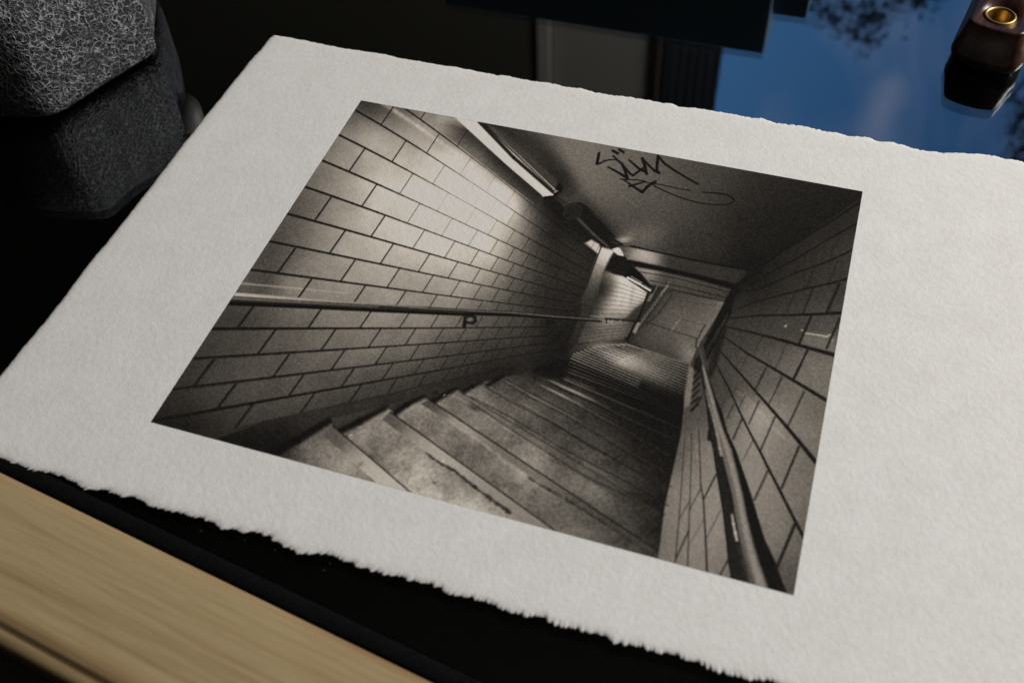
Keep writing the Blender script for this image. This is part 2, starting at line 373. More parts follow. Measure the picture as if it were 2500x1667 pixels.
    K.line(P('a', 590,1288, 1000,1318, 1400,1345, 1800,1372), (9, 3), (168, 110), .95, 4)
    K.line(P('a', 570,1312, 1000,1338, 1500,1368), (6, 3), 104, .8, 4)
    K.line(P('a', 540,1345, 1000,1366, 1500,1392, 2100,1420), (9, 6), 18, 1, 3)
    K.line(P('a', 1700,1372, 2100,1393, 2352,1404) + P('e', 0,885, 380,912), (3, 1.8), (100, 140), .7, 2)
    K.line(P('a', 2060,1412, 2352,1421) + P('e', 150,908, 380,924, 440,930), (6, 3.4), 18, .95, 2.4)
    K.line(P('e', 340,878, 500,893, 700,920), 2, 120, .8, 1.8); K.line(P('e', 480,905, 790,930), 5, 24, .9, 2)
    for x in (505, 545, 615): K.line(P('e', x,918, x-10,940), 2.5, 160, .6, 1.8)
    K.line(P('e', 490,905, 488,945), 3, 20, .9, 2)
    K.poly(P('a', 2045,1425, 2125,1425, 2130,1465, 2105,1480, 2065,1475, 2055,1505, 2035,1500), 18, .9, 3)
    K.blob(*P('a', 2085,1448)[0], 9, 6, 0, 118, .8, 2)
    K.poly(P('b', 605,1185, 655,1188, 650,1210, 625,1215, 620,1228, 605,1226), 26, .8, 3)
    # ---- right wall
    RW = [(2095,520,39),(2060,560,37),(2000,590,39),(1930,640,35),(1860,700,30),(2070,600,47),(2000,650,45),(1930,690,42),(2050,680,49),(1960,730,47),(1860,740,39),(1800,760,42),
      (2050,740,55),(1980,760,60),(1900,780,56),(1820,790,50),(2020,800,68),(1950,830,62),(1880,830,58),(1810,830,54),(2010,840,74),(1960,860,83),(1850,870,69),(1790,870,60),
      (2010,900,96),(1960,900,92),(1900,880,78),(1850,910,76),(1800,910,67),(1770,930,60),(1990,960,94),(1940,950,92),(1880,960,87),(1830,980,90),(1780,970,65),(1760,1000,69),(1800,980,83),
      (1820,1000,110),(1850,1010,127),(1870,1050,123),(1800,1030,97),(1900,1080,109),(1980,1050,100),(1960,1120,95),(1990,1000,87),(1850,1100,118),(1800,1080,109),(1900,1150,104),(1850,1180,116),(1800,1130,111),(1880,1220,109),(1940,1200,100),(1950,1280,90),(1900,1300,104),(1860,1300,104),(1840,1240,113),(1920,1360,85),(1900,1430,73),(1930,1420,71),
      (1690,1010,68),(1700,980,67),(1680,1050,76),(1720,1040,78),(1710,1100,104),(1660,1130,85),(1680,1160,106),(1720,1160,111),(1650,1200,109),(1700,1230,116),(1740,1240,118),(1640,1280,106),(1690,1320,116),(1740,1320,116),(1620,1340,99),(1660,1370,109),(1720,1390,109),(1780,1400,99)]
    K.poly(P('s', 2110,490, 2112,560, 1942,1470, 1590,1395) + P('d', 1050,1290, 1060,1240, 1085,1030, 1115,890, 1180,600, 1195,440, 1220,240, 1290,90, 1400,-80) + P('j', 480,850, 500,740, 640,620, 750,560, 1000,370, 1250,200, 1510,20), RW, 1, 3)
    K.poly(P('j', 1060,1095, 1255,1115, 1300,1130, 1290,1250, 1230,1235, 1020,1180), 102, .55, 12)
    K.line(P('j', 1055,1100, 1100,1108, 1170,1118, 1230,1130, 1260,1115), 3, 158, .85, 2.4)
    K.blob(*P('j', 905,1045)[0], 4, 2, -35, 175, .9); K.blob(*P('j', 1035,1078)[0], 3.4, 2.2, 0, 140, .9); K.blob(*P('j', 1275,1160)[0], 4, 2, 0, 140, .9)
    K.line(P('j', 915,1060, 880,1140), 1.5, 120, .6); K.line(P('j', 915,1185, 830,1370), 1.5, 110, .5)
    for m in range(15):
        x, y = 540+m*19, 165+m*20
        K.line(P('k', x,y, x+60,y+22+m*.6, x+95-m*2,y+52), 1.6, 150, .38, 2)
    G = 20
    for L, w in (((1500,60,1260,215,1020,365,850,468,700,575), (4.2, 3)), ((1480,225,1240,358,980,515,740,645,600,730), (4, 2.4)), ((1440,440,1250,530,990,620,720,740,510,790), (4, 2)),
                 ((1400,668,1250,710,1060,750,820,812,660,855,520,910), (5, 2)), ((1355,940,1080,955,700,962,460,985), (7.5, 2.4)), ((1300,1278,1080,1218,880,1160,650,1100,430,1050), (10, 2.6)),
                 ((1330,1700,1122,1572,820,1392,600,1262,410,1130), (10, 2.4))):
        K.line(P('j', *L), w, G, .93, 2.6)
    for L, w in (((1080,645,960,498,880,402,790,298,690,185,540,15,440,-98,337,-213), (11, 2)), ((997,1150,930,1022,840,842,750,668,705,575,640,455,560,295,490,140,430,30,400,-30), (8.5, 2.5)),
                 ((345,1372,332,1100,320,880,302,790,296,600,290,420), (4.5, 1.5)), ((214,1338,222,1100,228,940,240,600,240,450), (2.6, 1.2)), ((130,1318,145,1150,160,980,180,700,195,480), (2.6, 1))):
        K.line(P('k', *L), w, G, .93, 2.4)
    for L, w, al in (((1085,1225,970,1462), 6, .85), ((920,1170,825,1380), 3, .5), ((720,1125,655,1260), 2, .5), ((1107,970,1015,1180), 6, .85), ((1335,985,1230,1222), 6, .8), ((918,1060,878,1140), 2.5, .5), ((1332,712,1230,940), 7, .85),
                     ((1120,755,1045,940), 4.5, .7), ((970,800,912,940), 2.5, .6), ((880,850,820,945), 2, .5), ((1325,520,1248,700), 3.5, .55), ((1130,600,1068,742), 3, .55), ((1310,380,1255,510), 2.5, .4), ((1025,530,970,630), 2.2, .4),
                     ((1315,220,1240,352), 2.2, .6), ((1030,370,978,500), 2.5, .6), ((750,1370,660,1550), 3.5, .6), ((600,1280,545,1390), 2, .5), ((870,1440,835,1540), 3, .5), ((830,980,780,1070), 1.6, .35), ((930,470,880,540), 1.8, .35)):
        K.line(P('j', *L), w, 26, al, 2.2)
    for L, w, al in (((960,535,845,810), 6, .85), ((800,335,705,555), 5, .7), ((695,225,625,380), 4, .7), ((600,190,560,270), 3, .5), ((995,165,885,400), 5, .7), ((850,70,760,245), 3.6, .6), ((740,10,678,150), 2.6, .5), ((970,-10,925,80), 6, .85),
                     ((932,1055,812,1345), 8.5, .9), ((750,700,662,890), 5.5, .65), ((650,495,590,620), 3, .45), ((578,350,520,482), 5, .7), ((522,250,480,345), 3.4, .6), ((470,200,440,280), 2.5, .5), ((405,720,325,880), 4, .85), ((435,960,340,1150), 2.2, .6),
                     ((486,1290,432,1392), 4, .85), ((302,815,228,955), 3, .6), ((322,1020,226,1190), 2, .5), ((225,900,160,1020), 2.2, .55), ((220,1100,134,1288), 4, .8)):
        K.line(P('k', *L), w, 28, al, 2)
    # dark newel, gate at the landing
    K.poly(P('e', 1590,690, 1650,600, 1760,520, 1700,640, 1650,700, 1625,850, 1570,960, 1480,1130, 1400,1290, 1370,1150, 1440,1000, 1520,830), 20, .95, 5)
    for o in (0, 34, 70):
        K.line(P('e', 1600-o*.3,840+o, 1500-o*.3,1010+o, 1400-o*.2,1170+o), 1.6, 66, .6, 1.8)
    K.poly(P('j', 630,560, 720,600, 560,740, 480,860, 430,840, 520,740), 22, .85, 10)
    K.poly(P('e', 1560,970, 1580,990, 1540,1150, 1490,1330, 1440,1450, 1400,1420, 1460,1150), 26, .75, 8)
    # ---- stairs
    ST = [(700,1080,60),(740,1080,92),(800,1110,112),(850,1140,120),(780,1090,88),(870,1165,112),(690,1100,34),(860,1060,118),(900,1060,122),(920,1080,112),(905,1110,100),(950,1120,128),(1000,1150,138),(1050,1150,142),(1060,1190,146),(1100,1230,154),(1150,1260,156),(1250,1290,144),(1000,1210,146),(960,1080,126),(1080,1140,128),
      (860,1050,90),(1000,1000,126),(1010,1030,122),(1060,1060,100),(1100,1090,96),(1150,1130,92),(1200,1180,96),(1250,1220,112),(1300,1250,104),(1350,1290,88),(1080,960,96),(1120,1000,104),(1180,1060,100),(1200,1100,96),(1260,1120,112),(1310,1180,120),(1300,1100,110),(1400,1260,88),(1450,1300,74),(1550,1330,66),(1600,1370,52),
      (1170,960,104),(1190,980,98),(1250,1010,84),(1230,950,72),(1300,1050,84),(1350,1100,84),(1400,1150,84),(1450,1200,86),(1500,1180,66),(1500,1250,64),(1550,1250,50),(1600,1280,38),(1590,1200,36),(1620,1340,34),
      (1300,980,66),(1280,930,48),(1350,1000,62),(1400,1040,56),(1450,1100,66),(1500,1100,54),(1550,1150,44),(1600,1120,30),(1640,1060,26),(1330,960,62),(1380,960,44),(1420,980,56),(1440,1000,44),(1500,1030,36),(1560,1060,28),(1640,1000,18),(1320,900,22),(1360,900,24),(1400,910,26),(1450,950,26),(1500,970,22),(1600,1000,16),(1380,880,30),(1250,905,36),(1200,930,48)]
    spoly = P('i', -40,885, 600,512, 700,612, 1140,382, 1240,442, 1510,282, 1590,342, 1820,207, 1890,242, 2060,147, 2120,177, 2270,88) + P('h', 20,480, 90,460, 165,500, 300,412, 420,385, 640,330, 880,250) + P('s', 1380,868, 1400,850, 1500,838, 1560,850, 1690,895) + P('d', 1225,240, 1195,440, 1180,600, 1115,890, 1085,1030, 1060,1240, 1050,1300) + P('s', 1600,1390, 900,1200)
    s, c = K.cover(spoly, 3.)
    F = K.field(ST, s)*(1+mott[s]*.62+fine[s]*.2)
    K.T[s] += (F-K.T[s])*c
    # side shade of each near riser against the skirting
    for L, w in (((0,860,300,700,600,520), (22, 16)), ((700,620,900,520,1140,395), (16, 12)), ((1240,440,1350,360,1510,285), (14, 9)), ((1590,345,1700,270,1820,210), (12, 8)), ((1890,240,1980,185,2060,150), (9, 7)), ((2120,175,2200,120,2270,85), (8, 6))):
        K.line(P('i', *L), w, 16, .92, 9)
    # near treads: nosing bands with grooves
    def band(u0, u1, l0, l1, tones, n, al=1.):
        pts = [u0, u1, l1, l0]
        K.poly(pts, tones, al, 2.4)
        for m in range(1, n):
            f = m/n
            K.line([(u0[0]+(l0[0]-u0[0])*f, u0[1]+(l0[1]-u0[1])*f), (u1[0]+(l1[0]-u1[0])*f, u1[1]+(l1[1]-u1[1])*f)], 1.5, 48, .33*al, 1.5)
        K.line([u0, u1], 3.6, 22, .85*al, 2.4)
    i_ = lambda x, y: P('i', x, y)[0]
    d_ = lambda x, y: P('d', x, y)[0]
    band(i_(640,560), i_(1400,1210), i_(545,650), i_(1080,1120), [(800,1060,84),(830,1090,88),(850,1110,130),(880,1130,160),(930,1160,176),(980,1200,178)], 9)
    band(i_(1190,430), (1366,1306), i_(1110,500), (1286,1290), [(945,1020,84),(970,1050,88),(1000,1065,128),(1040,1095,152),(1090,1130,158),(1150,1180,140),(1200,1230,130),(1300,1290,120)], 7)
    K.line(P('i', 1480,780, 1640,900, 1800,990, 2000,1150, 2330,1390), (3, 9), 26, .75, 4, 5)
    band(i_(1560,310), d_(1050,1262), i_(1480,350), d_(930,1240), [(1050,990,74),(1080,1010,96),(1110,1035,148),(1150,1060,140),(1200,1100,110),(1260,1130,108),(1320,1170,112),(1400,1230,78),(1500,1300,62)], 6)
    K.line(P('i', 1900,560, 1990,670, 2150,790, 2230,850) + P('d', 160,740, 300,840), (3, 6), 150, .55, 7, 6)
    K.line(P('d', 320,850, 440,920, 560,990, 720,1090, 900,1210), 4, 30, .6, 4, 5)
    band(i_(1850,230), d_(1090,1060), i_(1790,265), d_(1000,1080), [(1120,970,84),(1200,1040,88),(1300,1110,88),(1400,1170,78),(1500,1220,54)], 1, .5)
    K.line(P('i', 1790,265, 1900,330, 2050,430, 2352,600) + P('d', 180,570, 440,715), (2, 1.6), 140, .75, 1.8)
    K.blob(*P('i', 1990,390)[0], 18, 6, 25, 44, .8)
    for L, v, al, w in (((0,400,200,500,500,680,900,890,1110,1010), 26, .7, 2.6), ((100,350,300,450,480,555,700,685,900,800,1130,905), 34, .6, 2.4), ((110,345,400,500,600,620), 110, .35, 1.6), ((200,300,440,430,600,520,830,640,1130,800), 34, .55, 2.4),
                     ((430,520,580,620,700,700), 30, .5, 4), ((700,690,900,800,1100,900), 36, .5, 3), ((620,540,800,660,1000,760), 32, .5, 3.5)):
        K.line(P('d', *L), w, v, al, 2.2)
    K.line(P('h', 560,580, 750,680, 930,770, 1050,830, 1300,960), (3, 1), (150, 60), .8, 2.4)
    K.line(P('h', 470,650, 620,730, 850,860), (2, 1), 110, .5, 2)
    K.blob(*P('h', 850,578)[0], 42, 3.4, 27, 150, .9); K.blob(*P('h', 960,540)[0], 54, 3.6, 24, 158, .95); K.blob(*P('h', 900,510)[0], 30, 2.6, 26, 120, .7)
    K.line(P('h', 740,450, 900,540, 1130,640, 1400,760), 3, 18, .9, 2.4)
    K.line(P('h', 890,430, 1000,480, 1200,560, 1500,690, 1700,760), (3, 1.6), (110, 40), .8, 2)
    K.line(P('h', 910,410, 1050,470, 1180,525), 2, 90, .7, 2)
    for L in ((0,630,470,950,760,1130,1100,1350,1560,1560), (160,500,370,620,640,760,860,880,1200,1080,1700,1370), (330,450,560,580,930,770,1100,880,1500,1120,1880,1330),
              (670,490,1010,660,1200,770,1550,960,1900,1160), (740,440,1170,640,1400,760,1950,1010), (880,420,1200,560,1500,690,2000,900)):
        pt = P('h', *L)
        K.line([(x-1.5, y+3.2) for x, y in pt], (4.5, 5), 22, .42, 4)
        K.line(pt, (2.4, 1.8), (112, 52), .62, 2.2)
    # skirting beside the far flight
    K.poly(P('h', 880,270, 930,170, 1000,105, 1240,70, 1470,45, 1490,92, 1300,104, 1130,144, 1000,172, 950,240), [(1385,880,26),(1400,862,46),(1420,850,58),(1460,842,70),(1500,836,66),(1525,836,50)], .9, 3)
    # far flight
    K.poly(P('h', 930,250, 1000,170, 1130,145, 1300,100, 1480,90, 1700,150, 2110,290, 2060,480, 2020,680, 1700,640, 1300,480, 900,330),
           [(1400,870,26),(1420,862,40),(1440,875,30),(1460,858,44),(1480,846,50),(1500,850,80),(1530,870,110),(1480,875,60),(1520,890,90),(1550,880,96),(1540,900,70),(1580,880,84),(1600,900,74),(1640,900,74),(1660,910,80),(1560,910,56),(1600,930,50),(1660,940,50),(1450,890,26),(1480,900,36),(1500,910,34),(1400,890,18),(1420,905,16),(1500,930,18),(1550,945,18),(1600,965,16),(1660,975,16),(1510,846,96),(1550,862,86),(1600,880,84)], 1, 4)
    K.blob(*P('h', 1400,212)[0], 50, 17, 22, 200, 1., 1.2); K.blob(*P('h', 1540,275)[0], 62, 17, 24, 160, .75); K.blob(*P('h', 1720,360)[0], 60, 18, 24, 112, .55)
    lefts = [(875,340), (905,318), (930,290), (945,262), (958,232), (970,208), (985,190), (1010,175), (1050,165), (1090,152), (1130,142), (1170,132), (1215,122), (1255,114), (1300,106), (1340,100), (1380,98), (1430,96), (1480,96)]
    for n, (lx, ly) in enumerate(lefts):
        f = n/(len(lefts)-1)
        ry = 770-(770-660)*min(1, f*3.6) if f < .28 else 660-(f-.28)/.72*(660-300)
        rx = 2000+100*f
        mx, my = lx+(rx-lx)*.45, ly+(ry-ly)*.45-6
        def sub(f0, f1, dy, w, tone, al):
            K.line([P('h', lx+(rx-lx)*f0, ly+(ry-ly)*f0+dy)[0], P('h', lx+(rx-lx)*f1, ly+(ry-ly)*f1+dy)[0]], w, tone, al, 2.2)
        if n < 4:
            K.line(P('h', lx,ly, mx,my, rx,ry), (2.2, 1.3), (105, 34), .8, 2)
        else:
            dk = max(0., 1-(n-4)/9.)
            for q in range(8):
                f0, f1 = q*.07, (q+1)*.07
                sub(f0, f1, 9, 4.2-.3*q, 14, (.85-.10*q)*(1 if n < 8 else .9 if q < 4 else .35))
                sub(f0, f1, 0, 3.2-.2*q, 150-8*q, .7-.07*q)
            for q in range(8):
                f0, f1 = .5+q*.0625, .5+(q+1)*.0625
                sub(f0, f1, 9, 1.6+.34*q, 18, .24+.085*q)
                sub(f0, f1, 0, 2.0, 118-2*q, (.35+.03*q)*min(1, (n-2)/9.))
            if n < 8: sub(0., 1., 8, 3.4, 16, .75-.12*(n-4)); sub(0., .6, 0, 1.8, 150, .6)
    K.poly(P('h', 600,330, 880,250, 960,300, 900,420, 700,420), 20, .75, 14)
    # stair side strip right, bracket teeth
    K.poly(P('h', 2085,300, 2130,320, 2125,430, 2110,560, 2090,680, 2040,700, 2035,600), 104, .9, 5)
    for m in range(6):
        K.line(P('h', 2190-m*4,340+m*66, 2130-m*6,410+m*64), 5, 20, .85, 3)
    K.poly(P('h', 2140,240, 2180,200, 2230,330, 2200,380, 2120,330), 22, .8, 4)
    K.line(P('h', 2120,720, 2200,600), 5, 22, .7, 4)
    # ---- right handrail and its shade
    K.poly(P('h', 2155,50, 2210,90, 2260,300, 2330,540) + P('k', 400,330, 470,560, 560,900, 660,1200, 760,1500, 600,1450, 500,1420, 478,1300, 450,1000, 415,750, 372,500, 340,400, 350,330, 320,140), 27, 0, 4)
    K.line(P('h', 2185,130, 2230,330, 2290,560, 2345,760), (2.5, 4), 84, .7, 3)
    ys = [-10, 100, 200, 300, 430, 560, 700, 850, 1000, 1150, 1300, 1450, 1520]
    Lx = [294, 312, 330, 345, 357, 385, 405, 430, 452, 470, 485, 510, 520]
    M1 = [309, 328, 350, 374, 405, 438, 472, 510, 535, 562, 592, 628, 645]
    M2 = [325, 357, 388, 415, 458, 512, 548, 584, 612, 648, 692, 745, 770]
    Bx = [332, 368, 402, 446, 480, 540, 588, 640, 684, 730, 800, 855, 885]
    kp = lambda A: [P('k', x, y)[0] for x, y in zip(A, ys)]
    mixx = lambda A, B, f: [a_+(b_-a_)*f for a_, b_ in zip(A, B)]
    K.poly(kp(Lx)+kp(Bx)[::-1], 22, 1, 3)
    K.poly(kp(mixx(Lx, M1, .12))+kp(mixx(Lx, M1, .85))[::-1], 36, .8, 5)
    K.poly(kp(M1)+kp(M2)[::-1], 90, .95, 5)
    K.poly(kp(mixx(M1, M2, .40))+kp(mixx(M1, M2, .85))[::-1], 124, .8, 7)
    K.line(P('k', 335,160, 362,260, 390,360, 412,450, 430,545, 440,590), (3, 6), (110, 150), .85, 5)
    K.line(P('k', 512,990, 522,1050, 534,1110, 545,1160), (4, 6), 180, .9, 5)
    K.line(P('k', 560,1180, 590,1300, 630,1430), (8, 16), 52, .7, 10)
    K.poly(P('k', 350,430, 365,420, 375,500, 345,490), 24, .9, 3)
    # ---- writing on the ceiling
    def ink(w, *L, al=.96): K.line(P('f', *L), w, 17, al, 1.7)
    ink((6.5, 7), 250,170, 235,240, 218,318)
    ink((5, 2.5), 218,320, 262,315, 330,278, 400,265, 480,262)
    ink(6, 445,135, 520,172); ink(6, 540,118, 600,156)
    ink((4, 7), 452,208, 500,260, 575,320, 620,420, 655,525)
    ink((7, 4), 655,525, 560,470, 470,415, 375,368)
    ink((5, 5), 575,320, 640,400, 700,470, 740,488, 800,440, 880,385)
    ink((4, 7), 680,268, 760,340, 830,400, 900,430)
    ink(7, 868,245, 905,350, 930,465)
    ink((5, 6), 868,245, 960,340, 1040,420, 1110,452)
    ink((7, 7.5), 1110,452, 1075,420, 1085,300, 1095,212)
    ink((6, 4.5), 1095,212, 1190,320, 1320,410, 1500,520, 1670,615)
    ink((2.4, 3), 550,540, 640,548, 760,550, 860,565, 915,578)
    ink((3, 5), 915,578, 800,610, 680,645)
    ink((3, 7), 590,542, 700,620, 790,680, 870,728)
    ink((7, 6), 870,728, 930,660, 1000,605, 1060,578)
    ink((2.5, 2), 935,590, 1100,615, 1250,645, 1400,680, 1565,705)
    ink((3, 2.2), 1000,605, 1060,650, 1180,710, 1350,780, 1550,850, 1750,895, 1950,912, 2080,905, 2160,880, 2190,850)
    ink((4, 2.6), 2190,850, 2150,800, 2080,765, 1980,745, 1860,738, 1735,730)
    ink(1.6, 1480,1265, 1530,1275, 1575,1305, 1620,1278, al=.45); ink(1.6, 1700,1360, 1708,1310, 1790,1330, 1880,1320, al=.5)
    ink(1.6, 1830,1320, 1880,1370, al=.5); ink(1.6, 1880,1320, 1835,1365, al=.5); ink(1.6, 1960,1330, 1975,1395, 2100,1405, 2160,1395, al=.4)
    ink(1.6, 2300,1560, 2400,1580, 2500,1650, 2600,1660, al=.35)
    # small marks on the steps
    for x, y in ((1605, 245), (1630, 240)): K.blob(*P('i', x, y)[0], 4, 3, -40, 18, .8)
    K.line(P('i', 800,655, 830,645), 3, 170, .8); K.line(P('i', 1700,272, 1715,265), 3, 150, .8); K.blob(*P('i', 1690,903)[0], 3, 2, 0, 200, .9); K.blob(*P('i', 1612,1105)[0], 3, 3, 0, 40, .9)
    K.line(P('i', 480,350, 510,320, 545,325), 3, 52, .6, 4)
    for x, y, r in ((1100,880,5), (1180,800,7), (1240,1000,4), (900,930,5)):
        K.blob(*P('i', x, y)[0], r*2, r, -30, 70, .5)
    # ---- film grain, print softness
    T = K.T
    k = np.array([.22, .56, .22], np.float32)
    T = k[0]*np.roll(T, 1, 0)+k[1]*T+k[2]*np.roll(T, -1, 0); T = k[0]*np.roll(T, 1, 1)+k[1]*T+k[2]*np.roll(T, -1, 1)
    g = _noise(H, W, 1.7*sc, rng)-.5+.8*(_noise(H, W, 3.2*sc, rng)-.5)
    amp = 7+13*np.clip(1-abs(T-85)/90, 0, 1)
    T = np.interp(T, [0, 30, 60, 90, 120, 160, 190, 260], [0, 25, 56, 90, 124, 168, 194, 200])+g*amp*1.35
    K.T = np.clip(T, 8, 198)
    return K.T
# ---------------------------------------------------------------- sheet frame
PW, PH = .18569254, .155
HM = _hom([(0, 0), (1, 0), (1, 1), (0, 1)], MARKS); HI = np.linalg.inv(HM)
def onsheet(x, y):
    q = HI @ np.array([x, y, 1.]); u, v = q[:2]/q[2]
    return np.array([u*PW-PW/2, PH/2-v*PH])

# ---------------------------------------------------------------- table: light wood rail, black webbing, clear glass over black
TE = Vector((-.126, -.1048, 0)); TA = math.atan2(-.0206, .1399)
table = tag(empty("table", TE, TA), "light wood edged table with a black glass top under the print", "table")
m_wood = Mat("pale_wood", rough=.42, spec=.4)
c = m_wood.coords((5, 150, 150)); c2 = m_wood.coords((45, 900, 900)); c3 = m_wood.coords((2.6, 34, 34))
g1 = m_wood.noise(c, 1., 5, .55, .35); g2 = m_wood.noise(c2, 1., 3, .6, .2); g3 = m_wood.noise(c3, 1., 2, .5, .6)
mx = m_wood.math('ADD', m_wood.math('MULTIPLY', g1, .5), m_wood.math('MULTIPLY', g3, .5))
base = m_wood.ramp(mx, [(.36, (.240, .145, .066)), (.43, (.315, .212, .104)), (.50, (.395, .298, .158)), (.57, (.415, .325, .178)), (.66, (.330, .232, .116))])
mix = m_wood.node('ShaderNodeMix', data_type='RGBA', blend_type='MULTIPLY'); mix.inputs[0].default_value = .55
m_wood.l.new(base, mix.inputs[6]); m_wood.l.new(m_wood.ramp(g2, [(.30, (.74, .70, .64)), (.60, (1, 1, 1))]), mix.inputs[7]); m_wood.col(mix.outputs[2])
m_wood.bump(g2, .00006, .5)
prof = [(0.0002, -.02), (.0000, -.0006), (-.0003, .0003), (-.0010, .0007), (-.0030, .0009)]
prof += [(-.010, .0009), (-.020, .0009), (-.0310, .0008)]
prof += [(-.0338, .0007), (-.0346, .0001), (-.0352, -.0006), (-.0358, -.0007), (-.0368, -.0008), (-.0380, -.0013), (-.0389, -.0021), (-.0395, -.0032), (-.0397, -.0042), (-.0391, -.0047), (-.0384, -.0049), (-.0384, -.02)]
xs = np.linspace(-.35, .75, 23); V = [(x, y, z) for x in xs for y, z in prof]; n = len(prof); F = []
for i in range(len(xs)-1):
    for j in range(n): F.append((i*n+j, i*n+(j+1) % n, (i+1)*n+(j+1) % n, (i+1)*n+j))
F += [tuple(range(n)), tuple(range((len(xs)-1)*n, len(xs)*n))[::-1]]
mesh("wood_rail", V, F, m_wood.m, table, True)
m_brown = Mat("dark_brown_wood", rough=.5)
c = m_brown.coords((4, 90, 90)); m_brown.col(m_brown.ramp(m_brown.noise(c, 1., 4), [(.3, (.012, .007, .005)), (.7, (.03, .018, .012))]))
bbox("apron", (-.35, .75, -.0402, -.0386, -.075, -.0052), m_brown.m, table, .001)
m_web = Mat("black_webbing", rough=.95, spec=.06)
br = m_web.node('ShaderNodeTexBrick', offset=.5, squash=1.); br.inputs['Scale'].default_value = 1.
br.inputs['Brick Width'].default_value = 1.; br.inputs['Row Height'].default_value = .6; br.inputs['Mortar Size'].default_value = .12; br.inputs['Mortar Smooth'].default_value = .8
br.inputs['Color1'].default_value = (.008, .008, .0085, 1); br.inputs['Color2'].default_value = (.004, .004, .004, 1); br.inputs['Mortar'].default_value = (.004, .004, .004, 1)
m_web.l.new(m_web.coords((1050, 1050, 1050)), br.inputs['Vector']); m_web.col(br.outputs['Color'])
inv = m_web.math('SUBTRACT', 1., br.outputs['Fac']); m_web.bump(inv, .00012, .9)
bbox("edge_webbing", (-.35, .75, .0006, .0052, -.004, .00012), m_web.m, table, .0002, 1)
gm = bpy.data.materials.new("clear_glass"); gm.use_nodes = True; gn = gm.node_tree; gn.nodes.clear()
go = gn.nodes.new('ShaderNodeOutputMaterial'); gg = gn.nodes.new('ShaderNodeBsdfGlass'); gg.inputs['IOR'].default_value = 2.1; gg.inputs['Roughness'].default_value = 0.
gg.inputs['Color'].default_value = (.95, .975, .985, 1); gn.links.new(gg.outputs[0], go.inputs[0])
bbox("glass_top", (-.35, .75, .0055, .80, -.0070, 0), gm, table)
m_black = Mat("black_underlay", (.0035, .0033, .003), .9, spec=.1)
bbox("black_underlay", (-.35, .75, .0054, .80, -.0130, -.0085), m_black.m, table)

# ---------------------------------------------------------------- the sheet with deckled edges
art = tag(empty("art_print", (0, 0, 0)), "deckle edged sheet of white rag paper with a printed black and white stairway picture", "art print")
L = [(1745,230),(1590,400),(1400,640),(1190,900),(1000,1150),(820,1380),(670,1568)]
left = [(x/2.613, y/2.613) for x, y in L]
left += [(x/2.09, 450+y/2.09) for x, y in [(500,355),(430,440),(330,575),(230,705),(140,810),(75,890),(0,985)]]
top = [(x/2.613, y/2.613) for x, y in [(1745,230),(1775,236)]] + [(744,101),(819,117),(925,133),(1010,149)]
top += [(1050+x/1.8816, y/1.8816) for x, y in [(0,292),(60,305),(120,315),(180,325),(250,340),(310,350),(350,352),(430,370),(500,380),(560,388),(620,403),(690,410),(740,425),(800,437),(880,445),(960,458),(1040,472),(1100,478),(1150,495),(1220,500),(1320,517),(1400,530),(1470,545),(1520,548),(1590,570),(1660,578),(1740,588),(1800,605),(1870,613),(1920,627),(2000,633),(2060,655),(2120,657),(2180,672),(2240,690),(2352,705)]]
top += [(2400, 378), (2500, 398)]
bot = [(x/1.8092, 1050+y/1.8092) for x, y in [(0,125),(60,150),(130,175),(200,190),(270,205),(300,222),(340,240),(390,262),(450,262),(520,283),(600,305),(680,335),(760,360),(830,378),(900,390),(950,412),(970,430),(1040,440),(1075,455),(1120,448),(1170,465),(1230,500),(1270,520),(1310,540),(1360,552),(1385,540),(1430,548),(1490,570),(1570,595)]]
bot += [(900+x/1.96, 1100+y/1.96) for x, y in [(0,565),(80,590),(150,605),(230,635),(290,640),(360,675),(420,695),(490,705),(560,725),(600,745),(680,770),(780,790),(840,800),(870,820),(930,840),(1000,850),(1060,880),(1120,885),(1160,915),(1230,930),(1310,940),(1380,970),(1450,975),(1500,1000),(1590,1020),(1640,1050),(1700,1060),(1800,1085),(1900,1110)]]
left = [onsheet(*p) for p in left]; top = [onsheet(*p) for p in top]; bot = [onsheet(*p) for p in bot]
XR = PW/2+.34*PW
yb = bot[-1][1]; yt = top[-1][1]
top += [np.array([XR-.004, yt-.0004]), np.array([XR, yt-.0008])]; bot = bot+[np.array([bot[-1][0]+.02, yb+.0003]), np.array([XR-.003, yb]), np.array([XR, yb])]
bl = np.array([left[-1][0]-.0012, bot[0][1]+.0012])                      # bottom left corner, out of the frame
bl = np.array([left[-1][0]-.0035, bot[0][1]+.0022])
loop = [(p, .6) for p in top] + [(p, .5) for p in reversed(bot[-2:])] + [(p, 1.) for p in reversed(bot[:-2])] + [(bl+np.array([.003, -.0006]), .7), (bl, .3)] + [(p, .24) for p in reversed(left[1:])]
P0 = np.array([p for p, a in loop]); A0 = np.array([a for p, a in loop]); nP = len(P0)
seg = np.linalg.norm(np.roll(P0, -1, 0)-P0, axis=1); cum = np.concatenate([[0], np.cumsum(seg)]); per = cum[-1]
N = int(per/.00022); s_ = np.arange(N)*per/N
PX_ = np.interp(s_, cum, np.append(P0[:, 0], P0[0, 0])); PY_ = np.interp(s_, cum, np.append(P0[:, 1], P0[0, 1])); AM = np.interp(s_, cum, np.append(A0, A0[0]))
def smooth1(a, k):
    w = np.hanning(k); w /= w.sum(); return np.convolve(np.concatenate([a[-k:], a, a[:k]]), w, 'same')[k:-k]
SX, SY = smooth1(PX_, 9), smooth1(PY_, 9)
CX, CY = smooth1(PX_, 61), smooth1(PY_, 61)
